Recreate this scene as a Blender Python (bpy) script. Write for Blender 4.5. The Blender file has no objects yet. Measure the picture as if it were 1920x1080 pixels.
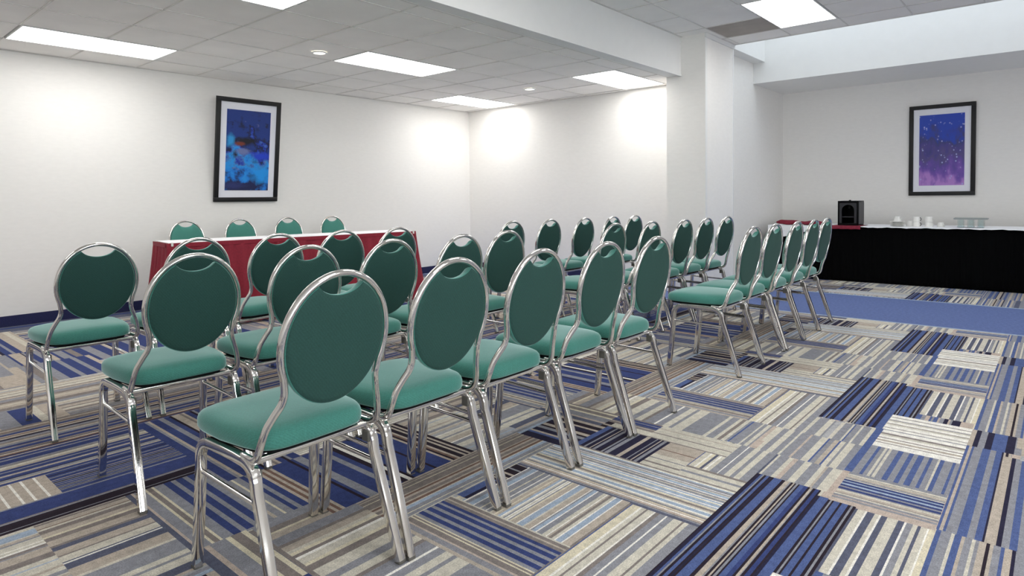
import bpy, bmesh, math, random
from mathutils import Vector, Matrix
random.seed(7)
S = bpy.context.scene
COL = S.collection
# ------------------------------------------------------------------ camera
H = 1.14765
RX, RY, RZ = (0.65442, -0.756044, -0.01146), (0.034294, 0.014537, 0.999306), (0.755353, 0.654359, -0.035441)
cam = bpy.data.cameras.new('camera')
cam.sensor_width = 36.0
cam.lens = 1191.2017 / 1920 * 36
cam.shift_y = -(540 - 413.64) / 1920
cam.clip_start = 0.02
co = bpy.data.objects.new('camera', cam)
COL.objects.link(co)
co.matrix_world = Matrix(((RX[0], RY[0], -RZ[0], 0), (RX[1], RY[1], -RZ[1], 0), (RX[2], RY[2], -RZ[2], H), (0, 0, 0, 1)))
S.camera = co
# ------------------------------------------------------------------ world, exposure
w = bpy.data.worlds.new('world'); S.world = w; w.use_nodes = True
w.node_tree.nodes['Background'].inputs[0].default_value = (0.75, 0.85, 1, 1)
w.node_tree.nodes['Background'].inputs[1].default_value = 1.0
S.view_settings.view_transform = 'Standard'
S.view_settings.look = 'None'
S.cycles.diffuse_bounces = 10
S.cycles.max_bounces = 14
S.view_settings.exposure = 0.70
S.view_settings.gamma = 1.0
S.view_settings.use_curve_mapping = False
PANEL = 5.0        # strength of the troffer diffusers
SKY = 0.95          # strength of the skylight glazing
WIN = 5.0          # glow of the unseen window panes, raised to brighten the room
# ------------------------------------------------------------------ materials
def s2l(c):
    return tuple(((x / 255) / 12.92 if x / 255 <= 0.04045 else ((x / 255 + 0.055) / 1.055) ** 2.4) for x in c)
def mat(name, col, rough=0.6, metal=0.0, emit=None, es=0, **kw):
    m = bpy.data.materials.new(name); m.use_nodes = True
    b = m.node_tree.nodes['Principled BSDF']
    b.inputs['Base Color'].default_value = (*s2l(col), 1)
    b.inputs['Roughness'].default_value = rough
    b.inputs['Metallic'].default_value = metal
    if emit is not None:
        b.inputs['Emission Color'].default_value = (*emit, 1)
        b.inputs['Emission Strength'].default_value = es
    for k, v in kw.items():
        b.inputs[k.replace('_', ' ')].default_value = v
    return m
def nodes(m):
    return m.node_tree.nodes, m.node_tree.links, m.node_tree.nodes['Principled BSDF']
def noise_var(m, scale, lo, hi, detail=3, coord='Object', stretch=(1, 1, 1), bump=0.0, bscale=None):
    N, L, B = nodes(m)
    base = tuple(B.inputs['Base Color'].default_value)
    tc = N.new('ShaderNodeTexCoord'); mp = N.new('ShaderNodeMapping'); mp.inputs['Scale'].default_value = stretch
    L.new(tc.outputs[coord], mp.inputs[0])
    no = N.new('ShaderNodeTexNoise'); no.inputs['Scale'].default_value = scale; no.inputs['Detail'].default_value = detail
    L.new(mp.outputs[0], no.inputs['Vector'])
    mr = N.new('ShaderNodeMapRange'); mr.inputs[1].default_value = 0.3; mr.inputs[2].default_value = 0.7
    mr.inputs[3].default_value = lo; mr.inputs[4].default_value = hi
    L.new(no.outputs[0], mr.inputs[0])
    mx = N.new('ShaderNodeVectorMath'); mx.operation = 'SCALE'; mx.inputs[0].default_value = base[:3]
    L.new(mr.outputs[0], mx.inputs['Scale']); L.new(mx.outputs[0], B.inputs['Base Color'])
    if bump:
        bp = N.new('ShaderNodeBump'); bp.inputs['Strength'].default_value = bump; bp.inputs['Distance'].default_value = 0.002
        if bscale:
            n2 = N.new('ShaderNodeTexNoise'); n2.inputs['Scale'].default_value = bscale; n2.inputs['Detail'].default_value = 2
            L.new(mp.outputs[0], n2.inputs['Vector']); L.new(n2.outputs[0], bp.inputs['Height'])
        else:
            L.new(no.outputs[0], bp.inputs['Height'])
        L.new(bp.outputs[0], B.inputs['Normal'])
    return m
M = {}
M['wall'] = noise_var(mat('wallpaper', (242, 240, 236), 0.75), 14, 0.985, 1.015, 4, stretch=(1, 1, 3), bump=0.15, bscale=120)
M['trimwhite'] = noise_var(mat('painted_drywall', (236, 236, 234), 0.7), 10, 0.99, 1.01)
M['tile'] = noise_var(mat('ceiling_tile', (249, 246, 242), 0.9), 3.0, 0.97, 1.03, 2, bump=0.25, bscale=260)
M['darktile'] = noise_var(mat('darker_ceiling_tile', (176, 168, 160), 0.9), 6, 0.93, 1.05)  # darker base colour for a single tile of the high ceiling
M['tbar'] = noise_var(mat('ceiling_grid_bar', (222, 219, 214), 0.5), 20, 0.99, 1.01)
M['gap'] = noise_var(mat('ceiling_grid_shadow_gap', (120, 117, 113), 0.8), 20, 0.98, 1.02)
M['diffuser'] = mat('light_diffuser', (250, 250, 250), 0.5, emit=(1.0, 0.985, 0.96), es=PANEL)
M['downlight'] = mat('downlight_lens', (250, 248, 240), 0.5, emit=(1.0, 0.97, 0.9), es=1.6)
M['skyglass'] = mat('skylight_glazing', (240, 245, 250), 0.5, emit=(0.86, 0.93, 1.0), es=SKY)
M['winglow'] = mat('added_window_glow', (240, 245, 250), 0.5, emit=(0.9, 0.95, 1.0), es=WIN)  # glowing pane of the added windows, out of view
M['fixture'] = noise_var(mat('white_enamel', (236, 236, 234), 0.35), 30, 0.99, 1.01)
M['baseboard'] = noise_var(mat('navy_carpet_baseboard', (34, 38, 78), 0.95), 160, 0.6, 1.5, 2, bump=0.4)
M['chrome'] = noise_var(mat('chrome', (236, 233, 229), 0.09, 1.0), 9, 0.9, 1.05, 3)
M['fabric'] = mat('green_upholstery', (52, 122, 108), 0.85)
M['glide'] = noise_var(mat('grey_plastic_glide', (96, 94, 88), 0.5), 40, 0.9, 1.1)
M['pan'] = noise_var(mat('black_seat_board', (24, 26, 26), 0.8), 30, 0.8, 1.2)
M['redcloth'] = noise_var(mat('burgundy_skirt_fabric', (138, 24, 46), 0.75), 60, 0.88, 1.12, 3, bump=0.2)
M['redfold'] = noise_var(mat('crimson_napkin_fabric', (128, 26, 50), 0.8), 40, 0.8, 1.15, 3, bump=0.3)
M['blackcloth'] = noise_var(mat('black_skirt_fabric', (2, 2, 3), 1.0), 50, 0.7, 1.3, 3, bump=0.2)
M['whitecloth'] = noise_var(mat('white_tablecloth_fabric', (248, 248, 250), 0.8), 50, 0.98, 1.02, 3, bump=0.1)
M['wood'] = noise_var(mat('laminate_tabletop', (120, 90, 62), 0.5), 12, 0.85, 1.1, 3, stretch=(1, 8, 1))
M['legsteel'] = noise_var(mat('grey_table_steel', (90, 90, 92), 0.4, 0.8), 20, 0.95, 1.05)
M['frameblack'] = noise_var(mat('black_wood_frame', (10, 9, 11), 0.5), 30, 0.8, 1.2, 3, stretch=(1, 1, 4))
M['mat'] = noise_var(mat('white_mat_board', (238, 239, 247), 0.7), 60, 0.99, 1.01)
M['blackplastic'] = noise_var(mat('black_plastic', (9, 9, 11), 0.4), 20, 0.9, 1.1)
M['darkgrey'] = noise_var(mat('dark_grey_plastic', (40, 40, 44), 0.45), 20, 0.95, 1.05)
M['china'] = noise_var(mat('white_china', (232, 231, 226), 0.15), 20, 0.99, 1.01)
M['mark'] = noise_var(mat('black_printed_mark', (30, 30, 32), 0.4), 20, 0.95, 1.05)
M['glass'] = mat('clear_glass', (245, 250, 250), 0.03, Transmission_Weight=1.0, IOR=1.3)
M['greytray'] = noise_var(mat('grey_tray_plastic', (150, 156, 155), 0.4), 20, 0.97, 1.03)
for k_ in ('blackcloth', 'blackplastic', 'pan'):
    M[k_].node_tree.nodes['Principled BSDF'].inputs['Specular IOR Level'].default_value = 0.12
# upholstery weave
N, L, B = nodes(M['fabric'])
B.inputs['Sheen Weight'].default_value = 0.9
B.inputs['Sheen Roughness'].default_value = 0.38
B.inputs['Sheen Tint'].default_value = (0.75, 0.95, 0.94, 1)
tc = N.new('ShaderNodeTexCoord')
wv = N.new('ShaderNodeTexWave'); wv.inputs['Scale'].default_value = 62; wv.inputs['Distortion'].default_value = 1.2; wv.inputs['Detail'].default_value = 1
wv.bands_direction = 'DIAGONAL'
no = N.new('ShaderNodeTexNoise'); no.inputs['Scale'].default_value = 240
L.new(tc.outputs['Object'], wv.inputs['Vector']); L.new(tc.outputs['Object'], no.inputs['Vector'])
mr = N.new('ShaderNodeMapRange'); mr.inputs[3].default_value = 0.94; mr.inputs[4].default_value = 1.06
L.new(wv.outputs['Fac'], mr.inputs[0])
m2 = N.new('ShaderNodeMapRange'); m2.inputs[1].default_value = 0.3; m2.inputs[2].default_value = 0.7; m2.inputs[3].default_value = 0.88; m2.inputs[4].default_value = 1.12
L.new(no.outputs[0], m2.inputs[0])
mu = N.new('ShaderNodeMath'); mu.operation = 'MULTIPLY'; L.new(mr.outputs[0], mu.inputs[0]); L.new(m2.outputs[0], mu.inputs[1])
vs = N.new('ShaderNodeVectorMath'); vs.operation = 'SCALE'; vs.inputs[0].default_value = s2l((66, 132, 120))
L.new(mu.outputs[0], vs.inputs['Scale']); L.new(vs.outputs[0], B.inputs['Base Color'])
bp = N.new('ShaderNodeBump'); bp.inputs['Strength'].default_value = 0.35; bp.inputs['Distance'].default_value = 0.001
L.new(mu.outputs[0], bp.inputs['Height']); L.new(bp.outputs[0], B.inputs['Normal'])
# darker cloth on the rear of the backrests
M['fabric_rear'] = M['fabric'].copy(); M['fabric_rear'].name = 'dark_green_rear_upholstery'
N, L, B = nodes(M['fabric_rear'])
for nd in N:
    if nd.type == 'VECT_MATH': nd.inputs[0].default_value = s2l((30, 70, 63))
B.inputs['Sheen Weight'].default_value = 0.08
# carpet: face colours woven into the carpet, times a fine pile speckle
M['carpet'] = mat('striped_carpet', (128, 128, 128), 0.98)
N, L, B = nodes(M['carpet'])
B.inputs['Specular IOR Level'].default_value = 0.15
at = N.new('ShaderNodeAttribute'); at.attribute_name = 'Col'
tc = N.new('ShaderNodeTexCoord')
n1 = N.new('ShaderNodeTexNoise'); n1.inputs['Scale'].default_value = 210; n1.inputs['Detail'].default_value = 2
n2 = N.new('ShaderNodeTexNoise'); n2.inputs['Scale'].default_value = 38; n2.inputs['Detail'].default_value = 3
L.new(tc.outputs['Object'], n1.inputs['Vector']); L.new(tc.outputs['Object'], n2.inputs['Vector'])
a1 = N.new('ShaderNodeMapRange'); a1.inputs[1].default_value = 0.3; a1.inputs[2].default_value = 0.7; a1.inputs[3].default_value = 0.78; a1.inputs[4].default_value = 1.22
a2 = N.new('ShaderNodeMapRange'); a2.inputs[1].default_value = 0.3; a2.inputs[2].default_value = 0.7; a2.inputs[3].default_value = 0.86; a2.inputs[4].default_value = 1.14
L.new(n1.outputs[0], a1.inputs[0]); L.new(n2.outputs[0], a2.inputs[0])
mu = N.new('ShaderNodeMath'); mu.operation = 'MULTIPLY'; L.new(a1.outputs[0], mu.inputs[0]); L.new(a2.outputs[0], mu.inputs[1])
vs = N.new('ShaderNodeVectorMath'); vs.operation = 'SCALE'; L.new(at.outputs['Color'], vs.inputs[0]); L.new(mu.outputs[0], vs.inputs['Scale'])
L.new(vs.outputs[0], B.inputs['Base Color'])
bp = N.new('ShaderNodeBump'); bp.inputs['Strength'].default_value = 0.3; bp.inputs['Distance'].default_value = 0.002
L.new(n1.outputs[0], bp.inputs['Height']); L.new(bp.outputs[0], B.inputs['Normal'])
# ------------------------------------------------------------------ helpers
def obj(name, bm, m, parent=None, smooth=False, loc=None, angle=None):
    me = bpy.data.meshes.new(name)
    bmesh.ops.recalc_face_normals(bm, faces=bm.faces)
    bm.to_mesh(me); bm.free()
    for x in (m if isinstance(m, (list, tuple)) else [m]): me.materials.append(x)
    if smooth:
        for p in me.polygons: p.use_smooth = True
        if angle: me.set_sharp_from_angle(angle=math.radians(angle))
    o = bpy.data.objects.new(name, me); COL.objects.link(o)
    if parent: o.parent = parent
    if loc: o.location = loc
    return o
def thing(name, label, cat, loc=(0, 0, 0), rz=0, group=None):
    o = bpy.data.objects.new(name, None); COL.objects.link(o); o.empty_display_size = 0.1
    o.location = loc; o.rotation_euler = (0, 0, rz); o['label'] = label; o['category'] = cat
    if group: o['group'] = group
    return o
def tag(o, label, cat, group=None):
    o['label'] = label; o['category'] = cat
    if group: o['group'] = group
    return o
def struct(name, bm, m, **k):
    o = obj(name, bm, m, **k); o['kind'] = 'structure'; return o
def bx(bm, x0, x1, y0, y1, z0, z1, bev=0, mi=0):
    vs = [bm.verts.new((x, y, z)) for x in (x0, x1) for y in (y0, y1) for z in (z0, z1)]
    fs = [bm.faces.new([vs[i] for i in f]) for f in ((0, 1, 3, 2), (4, 6, 7, 5), (0, 4, 5, 1), (2, 3, 7, 6), (0, 2, 6, 4), (1, 5, 7, 3))]
    for f in fs: f.material_index = mi
    if bev:
        es = list({e for f in fs for e in f.edges})
        r = bmesh.ops.bevel(bm, geom=es, offset=bev, segments=2, profile=0.5, affect='EDGES')
        for f in r['faces']: f.material_index = mi
    return fs
def box(*a, bev=0):
    bm = bmesh.new(); bx(bm, *a, bev=bev); return bm
def prism(bm, pts, z0, z1):
    lo = [bm.verts.new((x, y, z0)) for x, y in pts]; hi = [bm.verts.new((x, y, z1)) for x, y in pts]
    n = len(pts); bm.faces.new(lo[::-1]); bm.faces.new(hi)
    for i in range(n): bm.faces.new((lo[i], lo[(i + 1) % n], hi[(i + 1) % n], hi[i]))
def lathe(bm, prof, n=24, cx=0, cy=0, mi=0):
    rings = []
    for r, z in prof:
        rings.append([bm.verts.new((cx + r * math.cos(2 * math.pi * i / n), cy + r * math.sin(2 * math.pi * i / n), z)) for i in range(n)] if r > 1e-6 else [bm.verts.new((cx, cy, z))])
    for a, b in zip(rings, rings[1:]):
        for i in range(n):
            j = (i + 1) % n
            if len(a) == 1 and len(b) == 1: continue
            if len(a) == 1: f = bm.faces.new((a[0], b[i], b[j]))
            elif len(b) == 1: f = bm.faces.new((a[i], a[j], b[0]))
            else: f = bm.faces.new((a[i], a[j], b[j], b[i]))
            f.material_index = mi
def catmull(P, n=6):
    P = [Vector(p) for p in P]; Q = [P[0] * 2 - P[1]] + P + [P[-1] * 2 - P[-2]]; out = []
    for i in range(1, len(Q) - 2):
        a, b, c, d = Q[i - 1:i + 3]
        for k in range(n):
            t = k / n
            out.append(0.5 * ((2 * b) + (c - a) * t + (2 * a - 5 * b + 4 * c - d) * t * t + (3 * b - a - 3 * c + d) * t ** 3))
    out.append(P[-1]); return out
def rrect(a, b, r, k=3):
    pts = []
    for sx, sy, a0 in ((1, 1, 0), (-1, 1, 90), (-1, -1, 180), (1, -1, 270)):
        for i in range(k + 1):
            t = math.radians(a0 + 90 * i / k)
            pts.append((sx * (a - r) + r * math.cos(t), sy * (b - r) + r * math.sin(t)))
    return pts
def sweep(bm, path, sec, up, caps=True, closed=False):
    """sec: list of (side, up) offsets; up: fixed normal direction"""
    up = Vector(up); path = [Vector(p) for p in path]; n = len(path); rings = []
    for i, p in enumerate(path):
        t = (path[min(i + 1, n - 1)] - path[max(i - 1, 0)]).normalized()
        u = (up - t * up.dot(t)).normalized(); s = t.cross(u)
        rings.append([bm.verts.new(p + s * a + u * b) for a, b in sec])
    m = len(sec)
    for a, b in zip(rings, rings[1:]):
        for i in range(m): bm.faces.new((a[i], a[(i + 1) % m], b[(i + 1) % m], b[i]))
    if caps: bm.faces.new(rings[0]); bm.faces.new(rings[-1][::-1])
def circ(r, n=10, e=1.0):
    return [(r * math.cos(2 * math.pi * i / n), r * e * math.sin(2 * math.pi * i / n)) for i in range(n)]
# ------------------------------------------------------------------ room measurements
ZL, ZU = 2.571, 3.016            # low and high suspended ceilings
XB, YA = 7.523, 7.437            # back wall and picture wall
YB = 3.422                       # face of the dropped beam
CX0, CX1, CY0 = 7.027, 7.86, 3.125   # square column
XF, YF, XK = 10.30, 3.31, 9.04   # alcove: end wall, side wall, bulkhead face
ZS, ZLG, ZTOP = 2.713, 2.995, 3.95
XN, YN = -3.2, -3.4              # walls behind the camera
# ------------------------------------------------------------------ carpet
PAL = dict(n=(42, 40, 62), k=(44, 36, 46), b=(82, 98, 144), B=(58, 70, 118), g=(142, 143, 150), l=(170, 170, 172), c=(204, 199, 185),
           w=(234, 231, 223), t=(182, 171, 158), p=(188, 173, 161), u=(134, 126, 122), s=(160, 175, 194), y=(214, 206, 182), r=(122, 98, 88), d=(92, 96, 114), S=(190, 196, 200))
def parse(spec):
    out = []
    for tok in spec.split():
        out.append((tok[0], float(tok[1:]) if len(tok) > 1 else 1.0))
    return out
P = 1.813
BASEQ = {}
def rnd(chars, n, seed, lo=0.3, hi=3):
    r = random.Random(seed); last = ''; o = []
    for _ in range(n):
        c = r.choice(chars)
        while c == last: c = r.choice(chars)
        last = c; o.append('%s%.2f' % (c, r.uniform(lo, hi) if c not in 'wyrk' else r.uniform(lo, 1.2)))
    return ' '.join(o)
BRT = 'cgtucwyglcs'; DRK = 'BnBtgukBr'; MID = 'tugcrdtuyb'
# x0,x1,y0,y1, direction the stripes RUN ('X' or 'Y'), colours listed from low to high across; painted in order
pat = []
def R(x0, x1, y0, y1, d, spec, rev=False):
    q = parse(spec)
    if rev: q = q[::-1]
    pat.append((x0, x1, y0, y1, d, q))
# underlying fields
R(0, P, -3.6, 0.20, 'X', rnd('gtbcgndtg', 80, 1))
R(0, P, 0.0, 0.66, 'X', 'g2 t2 b2 c1 g3 n1 t2 b1 g2 t1 k1 t2 g1 c1 g2 t1 b2 c1 g3 b1.5 y2 w.5 c2 d1 c1.5 g2 w.7 d2 c3.5 d2 w.7 c1.5 d2.5 w.7 c2.5 d1 c3.5 d1.5 c1 g3 c2')
R(0, P, 0.66, 1.2, 'X', 'c4 g2 t1 c2 g4 c3 g3 p2 c2 g4 c1 g2 c2 u1 c2 g4 c1 w.6 g3 c3 g2 c3 g4 c2')
R(0, P, 1.2, 2.0, 'X', rnd(BRT, 34, 3))
R(0, P, 2.0, 2.77, 'X', rnd('cstgcwluc', 34, 4))
R(0, P, 2.77, 3.62, 'X', rnd('BgBBgBnt', 46, 5, 0.3, 1.6))
R(0, P, 3.62, 4.05, 'X', rnd('tunBtgr', 22, 6, 0.3, 1.6))
R(0, P, 4.05, 5.3, 'X', rnd('tgcutlc', 46, 8))
R(0, P, 5.3, 6.1, 'Y', rnd('BgBtunBgc', 40, 9))
R(0, P, 6.1, 7.6, 'X', rnd('BtgudBcd', 50, 10))
# right hand lane of blue
R(2.555, 3.455, -0.06, 0.178, 'X', 'g2 t3 b1.5 g2 t2 b2 g4 t3 g3 b3 g3 n2 t4.5')
R(2.555, 3.505, 0.178, 0.314, 'X', 'n1.2 b4 g4 b5.6 g6 b1.6 t2 b2.4')
R(3.455, 3.505, 0.02, 0.15, 'X', 'p1')
R(3.44, 3.60, 0.03, 0.12, 'X', 'l3 c1 l2')
R(3.505, 3.76, -0.06, 0.318, 'X', 't2 n1.5 g1 n1 b2 t1 g1 n3 t2 g2 n2.5 b4 n2 g2 n1.5 t2')
R(3.60, 3.76, -0.06, 0.14, 'X', 'n1 b3 n1 t2 n2 g1 b2 n1 t3')
R(3.76, 3.85, 0.314, 0.552, 'X', 'p6 n4 g1 p1 n2 g2 p1 b2 g1 b1 p2 g2 b2.5')
R(3.235, 3.76, 0.312, 0.648, 'Y', 'w3 u.4 w1 t1 w1 u.5 w1.5 c1 u1 w2 g.5 w1.5 u.4 w2 c1 u.4 w1.5 c1 d.4 w2 u.5 w2')
R(2.85, 3.24, 0.31, 0.645, 'X', 'g3 b2 g6 b3 c1.6 g4 b2.4 g4 b4.4 g3.4 b3.4 g4.6 b4 g5 c2.2 g1.4 c2 g3.2 b2.4 g6')
R(2.83, 3.50, 0.642, 0.674, 'X', 'b1')
R(2.54, 2.868, 0.31, 0.68, 'X', 'p1')
R(2.585, 2.868, 0.312, 0.648, 'Y', 'g2 p1 g2 c1.5 u.7 t2 c2 g1 B2.2 g1.6 B2 s1.8 B2.2 s1.2 B2 c1 g1.5 t2 c.8 u.6 c2 g3')
# dark block
R(1.675, 2.612, 0.69, 0.938, 'X', 'k1 n2 b1.4 g1 k1.6 b2 k1 n1.2 k1.2 b5.5 k2.2 t3 g1 k1.4 t1 k1 g1.4 k1 b3 B2.5 k1.4 t1.4 g.5 k1.6 B2.4 k1.2', rev=True)
R(1.675, 2.56, 0.65, 0.69, 'X', 'b3 n1')
R(1.945, 2.552, 0.555, 0.65, 'X', 'k1.6 g1.2 k1.6 b3.4 k1.2 b3.4 k1 g1 k1.4')
# planks of cream and grey
R(2.612, 2.86, 0.672, 0.94, 'X', 'c4 g2 t1 c2 g4 c3 g3 p2 c2 g4 c1 d1')
R(2.86, 3.2, 0.672, 0.94, 'X', 'g3 c3 g1 c2 b.8 t2 g2 b.8 c3 g4 p1 g4 c1')
R(3.2, 3.475, 0.672, 0.94, 'X', 'c2 g4 c1 g3 b.7 c1 g4 c2 l3 g1 c3 g5 c2')
R(2.503, 2.865, 0.94, 1.197, 'X', 'b.8 c3 w1 y2 d1.5 c1 w1 c2 g4 w.6 g3 c3 g2 c3 g4', rev=True)
R(2.865, 3.205, 0.94, 1.17, 'X', 'b1 g5 c1 g2 c2 g1 p4 c2 g3 c3 g3', rev=True)
R(2.98, 3.205, 1.02, 1.05, 'X', 'c1')
R(3.205, 3.90, 0.94, 1.2, 'X', 'b.6 y4 w1 c2 u1 c3 w.8 u2 g3 w.8 g3 c4 u1 c2 g4', rev=True)
# pale cross stripes
R(2.05, 2.41, 0.938, 1.77, 'Y', 'd2 g1 u.6 p1.5 w.8 p1 y.8 u.5 g1 c1 w1 s2.4 w.8 c1 t.6 u1.6 y1 c.8 s1 w.8 s2.4 y.7 w.6 s1.2 w.8 g2 y.7 g1.4 w.7 s2 y.6 g1 w.6 g2 s1 w.7 c1 u1.2 c1 u.8')
R(2.40, 2.505, 0.938, 1.37, 'Y', 'c2 g1 c2 u1')
R(2.505, 2.685, 1.195, 1.366, 'Y', 'u.5 t4 r.4 t5')
R(2.40, 2.53, 1.195, 1.366, 'Y', 'c2 u1 c3 d.4 c3')
R(2.685, 2.86, 1.10, 1.72, 'Y', 'u.5 c3 u.5 c3 t.5 c2')
R(2.745, 2.86, 1.49, 2.12, 'Y', 'u1.4 t.6 d1 B1.5 g.5 B1.2 u1')
# dark patches
R(2.33, 2.745, 1.70, 1.98, 'Y', 'n3 b1 t1 n2 g1.5 k1 t1.5 k1 n2 t1 k2 t1.5 k1.5 t1 k2')
R(2.395, 2.685, 1.364, 1.705, 'X', 'b3 n2 g1 n2 t.6 n1 g1.5 n2 k1 g1 n.8 g2 n4 t2 n3 g.6 n1.5 t.6 n1 g1.5 n1.5', rev=True)
# cream and slate stripes
R(2.86, 3.21, 1.20, 2.14, 'X', 'g3 u2 y.7 t2 g3 u1 t2 c1 y1 u1 w.8 c2 y1 u2 c3 g2 c2 u1 g3 w.6 g2 c2 g1 c3 g6 c1 g2 c1 u1', rev=True)
R(3.20, 3.48, 1.205, 1.765, 'Y', 't2 g3 p1 u3 y.8 u1 y.8 g2 B2.6 g2 B2.8 g2 B2.6 g1.5 B2 u2 t1 u2 c1')
R(3.48, 3.87, 1.21, 1.70, 'X', 't4 w.7 s3 w.7 c1.5 u1.6 t1 w.7 c2 g3 w.7 s2 g.8 w.7 t3 c1 s3.4 w.7 t3 y1 g.8 w.7 c1 w.6 g1 c1 w.7 s1.5 t1.5 y.7 t2 c1 g2 w.7 g3 y.7 g4 w.6 s3 g3')
R(3.48, 3.87, 1.695, 1.705, 'X', 'w1')
R(3.69, 3.86, 1.70, 1.765, 'Y', 'k1 t.7 k1 t.7 k1.5 t1 k2.5 g.8 k3')
R(3.50, 3.69, 1.705, 1.76, 'X', 'n1 b2')
R(3.205, 4.143, 1.765, 2.005, 'X', 'c.6 g2 y.5 g2.4 s2 c.6 r1.6 t1 u2 t1.4 r1.2 t.8 u4 y.5 u2 t.6 u1 t1')
# saturated blue field on the left
R(1.28, 2.035, 2.005, 2.57, 'Y', 't1 r1 t1 r1 t1 B6 k1 B1 g3 B5 g2 B2 k2 w1.5 k1 B8 k1 B6 t1 k1 r1 t1 k2 t1 k1 t1 k1.5')
R(0.85, 1.28, 2.14, 2.77, 'Y', 'd2 p1 g4 y1 u2 y1 g4 B3 g2 B3 g2 B3 g3 t1.5 g3 y1 g3 B2 g2 B3')
R(0.85, 1.03, 1.74, 2.14, 'Y', 'd2 p1 g3 y1 u2 y1')
R(0.555, 0.85, 2.03, 2.765, 'X', 'c1 u1 t2 r.4 c1 u2 t2 y1 u2 t3 u1 d2 t3 u.6 c3 d.5 w.6 d3 t4 c1 g6 c2 g1 c3 d3 t1', rev=True)
R(1.17, 1.50, 2.57, 3.60, 'Y', 'B3 g1 t1 B3 g2 B2 k1 t3 u1 t1 B2 k1 g1 B3')
R(-0.30, 1.17, 2.755, 2.985, 'X', 'k1 g.3 k3 g.5 u.4 B6 g.6')
R(-0.30, 1.17, 2.985, 3.60, 'X', 'B1.2 g.3 n.3 g.3 B.5 g.3 n.3 g.3 B.6 g.3 B.6 g.3 n.5 g.3 B.6 t.3 B1.2 g.4 B.8 n.4 B1 g.4 B1 t.6 g1 n.4 B1.2 g.4 t.5 B1.4 g.5 B1 t1 c1 u.4 g1 B2 g.6 B1.2 t.4')
R(0.35, 0.70, 2.985, 3.24, 'Y', 'w.4 t3 w.5 t3 w.5 t2.6 w.5 t2 w.5 t1.6 w.5 t2 w.5 t2')
R(-0.1, 1.0, 4.05, 4.40, 'Y', 't2 B2 g1 B3 t1 g2 B3 c1 g1 u1 t2 g2 B2 c1 t2')
R(-0.1, 1.0, 4.95, 5.3, 'Y', 't2 c1 t2 w.4 g2 t2 c1 d1 t3 y1 u1 t2')
R(1.0, 1.5, 4.9, 5.55, 'Y', 't2 g1 u2 g2 B2 g1 B2 g1 B2 t1')
R(-0.1, 1.0, 5.3, 6.05, 'Y', 'B2 g1 B3 t1 g1 B2 n1 B2 t2 B1 n1 B2 g2')
R(0.9, 1.33, 6.05, 7.15, 'Y', 'B2 g1 B3 t2 n1 B2 g1 B2 t3 c2 t1')
R(0.9, 2.72, 7.15, 7.5, 'X', 'd2 B1 d2')
def sub(rects, c):
    x0, x1, y0, y1 = c; out = []
    for a0, a1, b0, b1 in rects:
        if a1 <= x0 or a0 >= x1 or b1 <= y0 or b0 >= y1: out.append((a0, a1, b0, b1)); continue
        if a0 < x0: out.append((a0, x0, b0, b1))
        if a1 > x1: out.append((x1, a1, b0, b1))
        m0, m1 = max(a0, x0), min(a1, x1)
        if b0 < y0: out.append((m0, m1, b0, y0))
        if b1 > y1: out.append((m0, m1, y1, b1))
    return out
def carpet():
    inst = []
    def stamp(dx, dy, cx0, cx1, cy0, cy1):
        for kx in range(-5, 9):
            for (x0, x1, y0, y1, d, q) in pat:
                X0, X1 = x0 + kx * P + dx, x1 + kx * P + dx
                if X1 <= cx0 or X0 >= cx1: continue
                Y0, Y1 = y0 + dy, y1 + dy
                if Y1 <= cy0 or Y0 >= cy1: continue
                inst.append((X0, X1, Y0, Y1, d, q, (max(X0, cx0), min(X1, cx1), max(Y0, cy0), min(Y1, cy1))))
    stamp(0, 0, XN, 6.46, YN, 7.6)
    # plain blue walkway with its pale edging, then the same pattern beyond it
    W = [(6.46, 6.50, 's1'), (6.50, 7.955, 'q1'), (7.955, 8.0, 's1')]
    for a, b, sp in W: inst.append((a, b, YN, 7.6, 'Y', parse(sp), (a, b, YN, 7.6)))
    stamp(0.55, 0.35, 8.0, XF, YN, 7.6)
    PAL['q'] = (98, 114, 160)
    # painter's order, later patches cut the earlier ones
    order = []
    nseg = len(inst)
    # sort so patch order inside the pattern list dominates: later entries on top for every repeat
    idx = {id(p[5]): i for i, p in enumerate(pat)}
    inst.sort(key=lambda e: idx.get(id(e[5]), 999))
    bm = bmesh.new(); cl = bm.loops.layers.float_color.new('Col')
    for i, (X0, X1, Y0, Y1, d, q, c) in enumerate(inst):
        later = [e[6] for e in inst[i + 1:] if not (e[6][0] >= c[1] or e[6][1] <= c[0] or e[6][2] >= c[3] or e[6][3] <= c[2])]
        tot = sum(wd for _, wd in q); lo, hi = (Y0, Y1) if d == 'X' else (X0, X1); pos = lo
        for ch, wd in q:
            nx = pos + (hi - lo) * wd / tot
            r = (c[0], c[1], max(pos, c[2]), min(nx, c[3])) if d == 'X' else (max(pos, c[0]), min(nx, c[1]), c[2], c[3])
            pos = nx
            if r[1] - r[0] < 1e-5 or r[3] - r[2] < 1e-5: continue
            rs = [r]
            for l in later:
                rs = sub(rs, l)
                if not rs: break
            colr = (*s2l(PAL[ch]), 1)
            for a0, a1, b0, b1 in rs:
                if a1 - a0 < 1e-5 or b1 - b0 < 1e-5: continue
                f = bm.faces.new([bm.verts.new(v) for v in ((a0, b0, 0), (a1, b0, 0), (a1, b1, 0), (a0, b1, 0))])
                for lp in f.loops: lp[cl] = colr
    me = bpy.data.meshes.new('floor'); bm.to_mesh(me); bm.free(); me.materials.append(M['carpet'])
    o = bpy.data.objects.new('floor', me); COL.objects.link(o); o['kind'] = 'structure'
carpet()
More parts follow.
